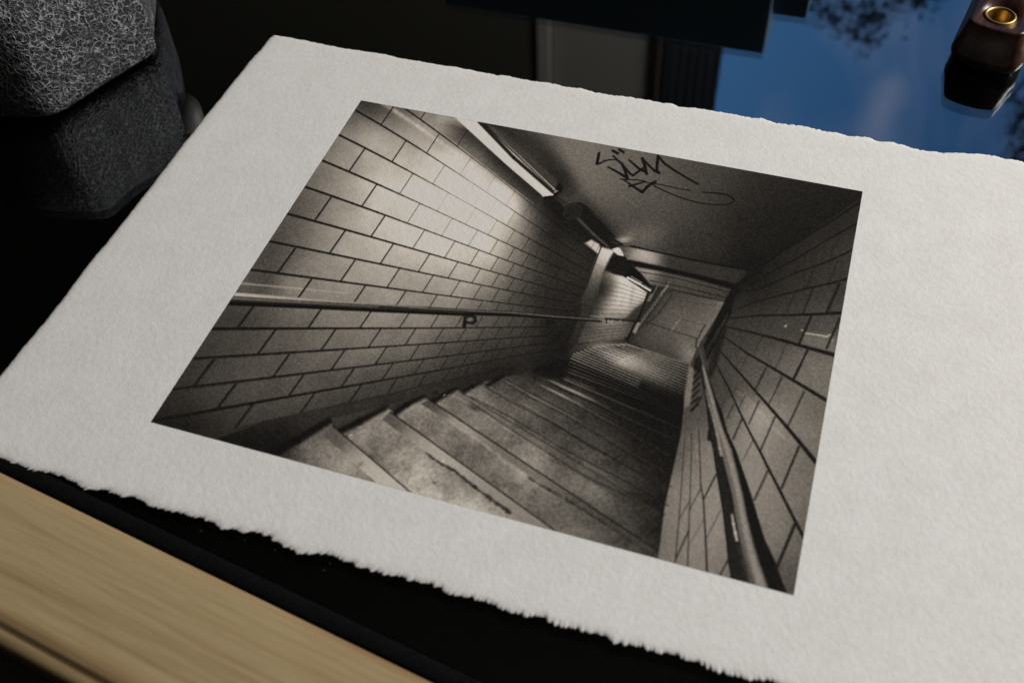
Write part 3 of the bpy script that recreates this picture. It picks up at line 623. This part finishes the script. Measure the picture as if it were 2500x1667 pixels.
tx, ty = np.roll(CX, -1)-np.roll(CX, 1), np.roll(CY, -1)-np.roll(CY, 1); tl = np.hypot(tx, ty); NX, NY = -ty/tl, tx/tl   # loop runs clockwise: outward normal
rng = np.random.default_rng(5)
def frac(cells, amps):
    out = np.zeros(N)
    for c_, a_ in zip(cells, amps):
        k = int(per/c_); g = rng.random(k)*2-1; t = s_/per*k; i0 = t.astype(int) % k; f = t-t.astype(int); f = f*f*(3-2*f)
        out += a_*(g[i0]*(1-f)+g[(i0+1) % k]*f)
    return out
n1 = frac([.009, .0035], [.18e-3, .26e-3])*AM**.6
n2 = frac([.0019, .0010, .0005], [.16e-3, .28e-3, .36e-3])*AM
rings = []; CTR = ((PW*.34)/2, 0.)
for off, z, k1, k2 in ((-.00005, .00030, 1, 1), (.00022, .00042, 1, .75), (.0007, .00062, .9, .4), (.0016, .00074, .6, .12), (.0030, .00078, .3, 0), (.0060, .00080, 0, 0)):
    bx, by = (SX, SY) if off < .001 else (CX, CY)
    vx, vy = CTR[0]-bx, CTR[1]-by; vl = np.hypot(vx, vy); vx, vy = vx/vl, vy/vl; dt = np.maximum(-(vx*NX+vy*NY), .45)
    q_ = (off-(n1*k1+n2*k2))/dt
    rings.append(np.stack([bx+vx*q_, by+vy*q_, np.full(N, z)], 1))
under = rings[0].copy(); under[:, 2] = .00026
allr = [under]+rings
V = np.concatenate(allr); F = []
for r in range(len(allr)-1):
    a_ = r*N; b_ = (r+1)*N
    for i in range(N):
        j = (i+1) % N; F.append((a_+j, a_+i, b_+i, b_+j))
F = [f[::-1] for f in F]
# inner field: coarse outline fan-free ngon
V = np.vstack([V, [[(PW*.34)/2, 0, .0008]], [[(PW*.34)/2, 0, .00026]]]); b_ = (len(allr)-1)*N; ce = len(V)-2
for i in range(N):
    j = (i+1) % N; F.append((b_+i, b_+j, ce)); F.append((j, i, ce+1))
m_paper = Mat("rag_paper", (.70, .685, .66), .92, spec=.12)
def paper_relief(m):
    c = m.coords((1, 1, 1)); a = m.noise(c, 620, 3, .55); b = m.noise(c, 1500, 2, .5); d = m.noise(c, 90, 2, .5)
    h = m.math('ADD', m.math('MULTIPLY', a, .62), m.math('MULTIPLY', b, .28)); h = m.math('ADD', h, m.math('MULTIPLY', d, .25))
    m.bump(h, .00030, .62)
    return a, d
a, d = paper_relief(m_paper)
m_paper.col(m_paper.ramp(m_paper.math('ADD', m_paper.math('MULTIPLY', a, .6), m_paper.math('MULTIPLY', d, .4)), [(.36, (.69, .675, .648)), (.64, (.755, .742, .718))]))
sheet = mesh("paper_sheet", V, F, m_paper.m, art, False)
bm = bmesh.new(); bm.from_mesh(sheet.data); bmesh.ops.recalc_face_normals(bm, faces=bm.faces[:]); bm.to_mesh(sheet.data); bm.free()
sheet.data.polygons.foreach_set('use_smooth', [len(p.vertices) == 4 and p.index < 6*N for p in sheet.data.polygons])

# the printed picture: ink tones as reflectance on the same paper
TW, TH = 1700, 1419
K = Ink(TW, TH, HM @ np.diag([1./TW, 1./TH, 1.])); T = draw(K)
lin = srgb(T)/srgb(186.)
wf = np.clip((T-20)/150., 0, 1)
wf = np.clip((T-140)/50., 0, 1)
rgb = np.stack([lin*.735*(1.09-.04*wf), lin*.718, lin*.69*(.88+.045*wf)], -1)
rgb = np.clip(rgb, .007, np.array([.735, .71, .665]))
img = bpy.data.images.new("stairway_ink", TW, TH, float_buffer=False); img.colorspace_settings.name = 'sRGB'
en = np.where(rgb <= .0031308, rgb*12.92, 1.055*rgb**(1/2.4)-.055)
px = np.ones((TH, TW, 4), np.float32); px[..., :3] = en[::-1]
img.pixels.foreach_set(px.ravel()); img.update(); img.pack()
m_ink = Mat("printed_ink", rough=.9, spec=.05)
ti = m_ink.node('ShaderNodeTexImage', image=img, interpolation='Cubic', extension='EXTEND'); uvn = m_ink.node('ShaderNodeUVMap'); uvn.uv_map = 'print'
m_ink.l.new(uvn.outputs[0], ti.inputs[0]); m_ink.col(ti.outputs[0]); paper_relief(m_ink)
pr = mesh("printed_picture", [(-PW/2, -PH/2, .00084), (PW/2, -PH/2, .00084), (PW/2, PH/2, .00084), (-PW/2, PH/2, .00084)], [(0, 1, 2, 3)], m_ink.m, art)
uv = pr.data.uv_layers.new(name='print')
for li, co in zip(range(4), ((0, 0), (1, 0), (1, 1), (0, 1))): uv.data[li].uv = co

# ---------------------------------------------------------------- black block with crackled paint, left
def chaikin(p, k):
    for _ in range(k): p = [q for a, b in zip(p, p[1:]+p[:1]) for q in ((a[0]*.78+b[0]*.22, a[1]*.78+b[1]*.22), (a[0]*.22+b[0]*.78, a[1]*.22+b[1]*.78))]
    return p
def loft(name, foot, prof, mat, parent, cap=True, centre=None):
    cx_, cy_ = centre or (sum(p[0] for p in foot)/len(foot), sum(p[1] for p in foot)/len(foot)); n = len(foot); V = []; F = []
    for z, ins in prof:
        for x, y in foot:
            r = math.hypot(x-cx_, y-cy_); k = max(0., (r-ins)/r); V.append((cx_+(x-cx_)*k, cy_+(y-cy_)*k, z))
    for r in range(len(prof)-1):
        for i in range(n): j = (i+1) % n; F.append((r*n+i, r*n+j, (r+1)*n+j, (r+1)*n+i))
    if cap: F += [tuple(range(n))[::-1], tuple(range((len(prof)-1)*n, len(prof)*n))]
    o = mesh(name, V, F, mat, parent, True)
    bm = bmesh.new(); bm.from_mesh(o.data); bmesh.ops.recalc_face_normals(bm, faces=bm.faces[:]); bm.to_mesh(o.data); bm.free()
    return o
m_crk = Mat("crackled_black_paint", rough=.42, spec=.5)
c = m_crk.coords(); nz = m_crk.node('ShaderNodeTexNoise'); nz.inputs['Scale'].default_value = 420; nz.inputs['Detail'].default_value = 3; m_crk.l.new(c, nz.inputs['Vector'])
va = m_crk.node('ShaderNodeVectorMath', operation='MULTIPLY_ADD'); va.inputs[1].default_value = (.0028, .0028, .0028); m_crk.l.new(nz.outputs['Color'], va.inputs[0]); m_crk.l.new(c, va.inputs[2])
def vor(scale):
    v = m_crk.node('ShaderNodeTexVoronoi', feature='DISTANCE_TO_EDGE'); v.inputs['Scale'].default_value = scale; m_crk.l.new(va.outputs[0], v.inputs['Vector']); return v.outputs['Distance']
e1, e2 = vor(420), vor(700)
r1 = m_crk.ramp(e1, [(0., (1, 1, 1)), (.05, (.7, .7, .7)), (.16, (0, 0, 0))]); r2 = m_crk.ramp(e2, [(0., (1, 1, 1)), (.06, (.5, .5, .5)), (.18, (0, 0, 0))])
msk = m_crk.ramp(m_crk.noise(c, 190, 3), [(.34, (.30, .30, .30)), (.60, (1, 1, 1))])
hh = m_crk.math('ADD', m_crk.math('MULTIPLY', m_crk.math('MULTIPLY', r1, msk), .8), m_crk.math('MULTIPLY', r2, .40))
sm_ = m_crk.node('ShaderNodeTexVoronoi', feature='SMOOTH_F1'); sm_.inputs['Scale'].default_value = 520; sm_.inputs['Smoothness'].default_value = .35; m_crk.l.new(va.outputs[0], sm_.inputs['Vector'])
m_crk.col(m_crk.ramp(hh, [(.08, (.009, .009, .011)), (.32, (.034, .035, .040)), (.66, (.155, .155, .165)), (.95, (.36, .36, .37))]))  # crackle two-tone, with the glare on ridge tops put into the pale colour
m_crk.bump(m_crk.math('ADD', m_crk.math('MULTIPLY', hh, .5), m_crk.math('MULTIPLY', sm_.outputs['Distance'], .5)), .0012, 1.)
blk = tag(empty("crackled_block", (-.232, .062, 0)), "heavy black block with crackled hammered paint standing on the glass left of the print", "metal block")
foot = [(-.1829, .0826), (-.1834, .0812), (-.1915, .0585), (-.1965, .0445), (-.1996, .0365), (-.2050, .0325), (-.2280, .0265), (-.262, .0300), (-.300, .052), (-.292, .110), (-.250, .138), (-.210, .130), (-.1860, .0850)]
foot = [(x+.232, y-.062) for x, y in foot]; foot = chaikin(foot, 3)
print('foot', len(foot))
prof_ = [(.0006, .0070), (.0010, .0038), (.0022, .0016), (.0042, .0004), (.0065, 0), (.012, 0), (.018, 0), (.025, 0)]
prof_ += [(.027+.036*math.sin(a), .028*(1-math.cos(a))) for a in np.linspace(.05, 1.45, 16)]
loft("body", foot, prof_, m_crk.m, blk)
m_rub = Mat("black_rubber", (.01, .01, .01), .8)
for x, y in ((.025, 0), (-.01, -.025), (-.035, .02), (.0, .04)):
    v, f = [], []
    for z in (.0, .0009):
        v += [(x+.006*math.cos(a), y+.006*math.sin(a), z) for a in np.linspace(0, 2*math.pi, 16, endpoint=False)]
    f = [(i, (i+1) % 16, 16+(i+1) % 16, 16+i) for i in range(16)]+[tuple(range(16))[::-1], tuple(range(16, 32))]
    mesh("foot", v, f, m_rub.m, blk)
m_grey = Mat("grey_cap", (.16, .155, .145), .5)
bm = bmesh.new(); bmesh.ops.create_uvsphere(bm, u_segments=28, v_segments=16, radius=.0095); me = bpy.data.meshes.new("side_knob"); bm.to_mesh(me); bm.free()
me.polygons.foreach_set('use_smooth', [True]*len(me.polygons)); me.materials.append(m_grey.m); kb = bpy.data.objects.new("side_knob", me); COL.objects.link(kb); kb.parent = blk
kb.location = (-.1885+.232, .0915-.062, .036); kb.scale = (.8, .8, 1.)

# ---------------------------------------------------------------- small dark wood holder with a brass cup, right
HC = Vector((.1172, .1617, 0)); HA = rad(-10.3)
hold = tag(empty("incense_holder", HC, HA), "small dark wood holder with a brass lined hole standing on the glass behind the print", "incense holder")
m_wal = Mat("dark_walnut", rough=.34, spec=.45)
c = m_wal.coords((260, 30, 260)); m_wal.col(m_wal.ramp(m_wal.noise(c, 1., 5, .6, .6), [(.32, (.012, .004, .003)), (.52, (.045, .016, .010)), (.68, (.095, .038, .020))])); m_wal.bump(m_wal.noise(m_wal.coords((900, 200, 900)), 1., 3), .00008, .5)
WB, LB = .0222, .085
CUP = (.0106, .0082, .0056)
def rrect(x0, x1, y0, y1, r, bow=0, n=9):
    pts = []
    for cx_, cy_, a0 in ((x1-r, y1-r, 0), (x0+r, y1-r, 90), (x0+r, y0+r, 180), (x1-r, y0+r, 270)):
        pts += [(cx_+r*math.cos(rad(a0+90*k/(n-1))), cy_+r*math.sin(rad(a0+90*k/(n-1)))) for k in range(n)]
    out = []
    for a, b in zip(pts, pts[1:]+pts[:1]):
        m_ = max(1, int(math.dist(a, b)/.0015)); out += [(a[0]+(b[0]-a[0])*k/m_, a[1]+(b[1]-a[1])*k/m_) for k in range(m_)]
    xm = (x0+x1)/2
    return [(x, y-bow*max(0., 1-((x-xm)/((x1-x0)/2))**2) if y < (y0+y1)/2 else y) for x, y in out]
fr = rrect(0, WB, 0, LB, .0026, .0024)
HT = .0175
def off_loop(z, o):
    n = len(fr); out = []
    for i in range(n):
        a, b = fr[i-1], fr[(i+1) % n]; tx, ty = b[0]-a[0], b[1]-a[1]; l = math.hypot(tx, ty); out.append((fr[i][0]+ty/l*o, fr[i][1]-tx/l*o, z))
    return out
prof_ = [(0., -.0012), (.0008, .0002), (.0022, .0014), (.0038, .0021), (.0050, .0022), (.0058, .0020), (.0068, .0016), (.0120, .0003), (.0166, -.0008), (.0173, -.0012), (HT, -.0018)]
V = []; 
for z, o in prof_: V += off_loop(z, o)
n = len(fr); F = [(r*n+i, r*n+(i+1) % n, (r+1)*n+(i+1) % n, (r+1)*n+i) for r in range(len(prof_)-1) for i in range(n)]
F.append(tuple(range(n))[::-1])
cupx, cupy, cupr = CUP
circ = []
for i in range(n):
    x, y, z = V[(len(prof_)-1)*n+i]; a = math.atan2(y-cupy, x-cupx); circ.append((cupx+cupr*math.cos(a), cupy+cupr*math.sin(a), HT))
b0 = len(V); V += circ; V += [(x, y, HT-.007) for x, y, z in circ]
F += [((len(prof_)-1)*n+i, (len(prof_)-1)*n+(i+1) % n, b0+(i+1) % n, b0+i) for i in range(n)]
F += [(b0+i, b0+(i+1) % n, b0+n+(i+1) % n, b0+n+i) for i in range(n)]; F.append(tuple(range(b0+n, b0+2*n)))
hb = mesh("wooden_body", V, F, m_wal.m, hold, True)
m_brass = Mat("brass", (.42, .27, .095), .42, 1.); m_brass.bump(m_brass.noise(m_brass.coords((800, 800, 3000)), 1., 2), .00003, .4)
V = []; F = []; q = 48; pr_ = [(cupr+.0001, -.004), (cupr+.0002, .0003), (cupr-.0002, .0006), (cupr-.0008, .0005), (cupr-.0011, -.0002), (cupr-.0016, -.0030), (cupr-.0026, -.0048), (cupr-.0045, -.0058), (.0008, -.0060)]
for r, z in pr_: V += [(cupx+r*math.cos(2*math.pi*k/q), cupy+r*math.sin(2*math.pi*k/q), HT+z) for k in range(q)]
F = [(r*q+i, r*q+(i+1) % q, (r+1)*q+(i+1) % q, (r+1)*q+i) for r in range(len(pr_)-1) for i in range(q)]; F.append(tuple(range((len(pr_)-1)*q, len(pr_)*q)))
mesh("brass_cup", V, F, m_brass.m, hold, True)

def hit(px, py, Y):                      # where the ray the table mirrors from a mark meets a plane y = Y
    d = CR @ Vector(((px-1250)/2571.38, -(py-833.5)/2571.38, -1)); k = -CAM.z/d.z; p = CAM+d*k; d.z = -d.z
    return p+d*((Y-p.y)/d.y)
# ---------------------------------------------------------------- what the glass reflects: case behind, wall, door, window, sky, trees
m_case = Mat("dark_case", (.10, .19, .29), .9, spec=.1)
case = tag(empty("equipment_case", (-.05, .33, 0)), "dark blue black case standing behind, seen only as a reflection in the glass", "case")
bbox("case_body", (-.11, .0865, -.01, .03, .0, .121), m_case.m, case, .002)
bbox("side_ledge", (.0868, .106, -.004, .03, .0, .098), m_case.m, case, .0015)
m_wall = Mat("dim_wall", (.085, .078, .056), .9); m_door = Mat("door_paint", (.40, .38, .34), .6); m_trim = Mat("trim_paint", (.50, .475, .42), .5); m_cur = Mat("dark_curtain", (.025, .032, .045), .9)
YW = 1.6
def panel(name, x0, x1, z0, z1, y0, y1, mat, parent=None): return bbox(name, (x0, x1, y0, y1, z0, z1), mat, parent)
tag(panel("wall", -2.6, -.515, -.7, 1.9, YW, YW+.12, m_wall.m), kind='structure')
tag(panel("wall", .95, 2.4, -.7, 1.9, YW, YW+.12, m_wall.m), kind='structure')
tag(panel("wall", -.12, .945, -.7, .45, YW+.003, YW+.117, m_wall.m), kind='structure')
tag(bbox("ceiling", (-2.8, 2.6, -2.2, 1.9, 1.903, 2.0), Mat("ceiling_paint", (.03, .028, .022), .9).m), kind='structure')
door = tag(empty("door", (-.376, YW, -.7)), "pale door reflected dimly in the glass above the print", "door")
bbox("door_leaf", (-.108, .120, .01, .05, 0, 2.59), m_door.m, door)
bbox("door_frame", (-.136, -.112, -.01, .06, 0, 2.6), m_trim.m, door); bbox("door_frame", (.1225, .139, -.01, .06, 0, 2.6), m_trim.m, door)
cur = tag(empty("curtain", (-.181, YW-.02, -.7)), "dark curtain reflected in the glass between the door and the blue sky", "curtain")
V = []; F = []
for k in range(41):
    x = -.055+.110*k/40; y = .0012*math.sin(k*.95)
    V += [(x, y, 0), (x, y, 2.58), (x, y+.004, 0), (x, y+.004, 2.58)]
for k in range(40): a = 4*k; F += [(a, a+4, a+5, a+1), (a+2, a+3, a+7, a+6), (a, a+2, a+6, a+4), (a+1, a+5, a+7, a+3)]
mesh("cloth", V, F, m_cur.m, cur, True)
sm = bpy.data.materials.new("sky"); sm.use_nodes = True; nt = sm.node_tree; nt.nodes.clear()
so = nt.nodes.new('ShaderNodeOutputMaterial'); se = nt.nodes.new('ShaderNodeEmission'); tc = nt.nodes.new('ShaderNodeTexCoord'); sx = nt.nodes.new('ShaderNodeSeparateXYZ')
nt.links.new(tc.outputs['Object'], sx.inputs[0]); mr = nt.nodes.new('ShaderNodeMapRange'); mr.inputs[1].default_value = -2; mr.inputs[2].default_value = 5
nt.links.new(sx.outputs['X'], mr.inputs[0]); cr = nt.nodes.new('ShaderNodeValToRGB'); nt.links.new(mr.outputs[0], cr.inputs[0])
cr.color_ramp.elements[0].color = SKY[0]; cr.color_ramp.elements[1].color = SKY[1]
mp = nt.nodes.new('ShaderNodeMapping'); mp.inputs['Scale'].default_value = (.55, 1, .30); mp.inputs['Rotation'].default_value = (0, .5, 0); mp.inputs['Location'].default_value = (-.72, 0, .1); nt.links.new(tc.outputs['Object'], mp.inputs[0])
nz = nt.nodes.new('ShaderNodeTexNoise'); nz.inputs['Scale'].default_value = .9; nz.inputs['Detail'].default_value = 5; nz.inputs['Distortion'].default_value = .8; nt.links.new(mp.outputs[0], nz.inputs['Vector'])
c2 = nt.nodes.new('ShaderNodeValToRGB'); c2.color_ramp.elements[0].position = .52; c2.color_ramp.elements[1].position = 1.; nt.links.new(nz.outputs['Fac'], c2.inputs[0])
cp = hit(2150, 300, 14); cd = nt.nodes.new('ShaderNodeVectorMath'); cd.operation = 'SUBTRACT'; cd.inputs[1].default_value = (cp.x, 14, cp.z); nt.links.new(tc.outputs['Object'], cd.inputs[0])
ms = nt.nodes.new('ShaderNodeVectorMath'); ms.operation = 'MULTIPLY'; ms.inputs[1].default_value = (2.6, 0, .95); nt.links.new(cd.outputs[0], ms.inputs[0])
nd = nt.nodes.new('ShaderNodeTexNoise'); nd.inputs['Scale'].default_value = 1.6; nd.inputs['Detail'].default_value = 4; nt.links.new(tc.outputs['Object'], nd.inputs['Vector'])
na = nt.nodes.new('ShaderNodeVectorMath'); na.operation = 'MULTIPLY_ADD'; na.inputs[1].default_value = (1.5, 1.5, 1.5); nt.links.new(nd.outputs['Color'], na.inputs[0]); nt.links.new(ms.outputs[0], na.inputs[2])
nb = nt.nodes.new('ShaderNodeVectorMath'); nb.operation = 'SUBTRACT'; nb.inputs[1].default_value = (.75, .75, .75); nt.links.new(na.outputs[0], nb.inputs[0])
nl = nt.nodes.new('ShaderNodeVectorMath'); nl.operation = 'LENGTH'; nt.links.new(nb.outputs[0], nl.inputs[0])
nm = nt.nodes.new('ShaderNodeMapRange'); nm.inputs[1].default_value = 1.35; nm.inputs[2].default_value = .15; nm.inputs[3].default_value = 0; nm.inputs[4].default_value = .75; nt.links.new(nl.outputs['Value'], nm.inputs[0])
mxa = nt.nodes.new('ShaderNodeMath'); mxa.operation = 'MAXIMUM'; nt.links.new(nm.outputs[0], mxa.inputs[0]); nt.links.new(c2.outputs[0], mxa.inputs[1])
mxn = nt.nodes.new('ShaderNodeMix'); mxn.data_type = 'RGBA'; nt.links.new(mxa.outputs[0], mxn.inputs[0]); nt.links.new(cr.outputs[0], mxn.inputs[6]); mxn.inputs[7].default_value = SKY[2]
nt.links.new(mxn.outputs[2], se.inputs[0]); se.inputs[1].default_value = SKY[3]; nt.links.new(se.outputs[0], so.inputs[0])
tag(mesh("sky", [(-14, 14, -3), (14, 14, -3), (14, 14, 20), (-14, 14, 20)], [(0, 1, 2, 3)], sm), kind='structure')

m_leaf = Mat("dark_leaves", (.06, .11, .05), .6); m_bark = Mat("bark", (.03, .022, .016), .9)
def tree(label, base, tips, Y, seed, crown):
    r = random.Random(seed); root = tag(empty("tree", base), label, "tree", "trees outside the window")
    fork = Vector((base[0], base[1], (base[2]+min(t.z for t in tips))/2)); V = []; F = []
    def tube(a, b, ra, rb, bend):
        pts = [a.lerp(b, k/5)+Vector((math.sin(k)*bend, math.cos(k*1.3)*bend, 0))*(0 if k in (0, 5) else 1) for k in range(6)]; s0 = len(V)
        for k, p in enumerate(pts):
            rr = ra+(rb-ra)*k/5; V.extend([tuple(p+Vector((rr*math.cos(t*math.pi/3), rr*math.sin(t*math.pi/3), 0))-root.location) for t in range(6)])
        for k in range(5):
            for t in range(6): F.append((s0+k*6+t, s0+k*6+(t+1) % 6, s0+k*6+6+(t+1) % 6, s0+k*6+6+t))
    tube(Vector(base), fork, .13, .085, .03)
    for t in tips[::2]: tube(fork, t, .035, .006, .05)
    mesh("trunk", V, F, m_bark.m, root, True)
    V = []; F = []
    cl = [(t, .075, 75) for t in tips]+[(Vector((base[0]+r.gauss(0, crown*.42), base[1]+r.gauss(0, crown*.4), min(t.z for t in tips)-.15-abs(r.gauss(0, crown*.5)))), .20, 110) for _ in range(26)]
    for c_, sp, cnt in cl:
        for _ in range(cnt):
            p = c_+Vector((r.gauss(0, sp*.5), r.gauss(0, sp*.5), r.gauss(0, sp*.42))); s = r.uniform(.010, .021); u = Vector((r.gauss(0, 1), r.gauss(0, 1), r.gauss(0, .6))).normalized(); w = u.cross(Vector((r.gauss(0, 1), r.gauss(0, 1), r.gauss(0, 1)))).normalized()
            k = len(V); V.extend([tuple(q-root.location) for q in (p-u*s, p+w*s*.4, p+u*s, p-w*s*.4)]); F.append((k, k+1, k+2, k+3))
    mesh("crown", V, F, m_leaf.m, root)
Yt = 4.2
t1 = [hit(x, y, Yt) for x, y in ((1995, 10), (2020, 45), (2060, 20), (2075, 70), (2110, 30), (2125, 100), (2135, 60), (2160, 20), (2200, -15), (2245, 0), (2280, -20), (2180, -50), (2090, -60), (1960, -30))]
c = hit(2120, -900, Yt); tree("leafy tree whose tips hang dark against the reflected sky, left of the incense holder", (c.x, Yt, -.7), t1, Yt, 3, .8)
t2 = [hit(x, y, Yt) for x, y in ((2500, 285), (2478, 330), (2496, 372), (2520, 320), (2475, 395), (2530, 250), (2560, 300), (2545, 380), (2470, 235))]
c = hit(3050, 100, Yt); tree("leafy tree at the right edge of the reflected sky, beside the incense holder", (c.x, Yt+.1, -.7), t2, Yt, 8, .28)

# dust on the glass
r = random.Random(2); V = []; F = []
for _ in range(80):
    x, y = r.uniform(0, .30), r.choice([r.uniform(.008, .03), r.uniform(.10, .5)]); s = r.uniform(.00004, .00011); a = r.uniform(0, 6.28); k = len(V)
    for q in range(5): V.append((x+s*math.cos(a+q*1.257)*r.uniform(.7, 1.6), y+s*math.sin(a+q*1.257), .00003))
    F.append(tuple(range(k, k+5)))
d = mesh("dust", V, F, Mat("dust", (.2, .195, .18), .9).m); d.location = TE; d.rotation_euler = (0, 0, TA); tag(d, "tiny pale dust specks lying on the black glass", "dust", kind='stuff')
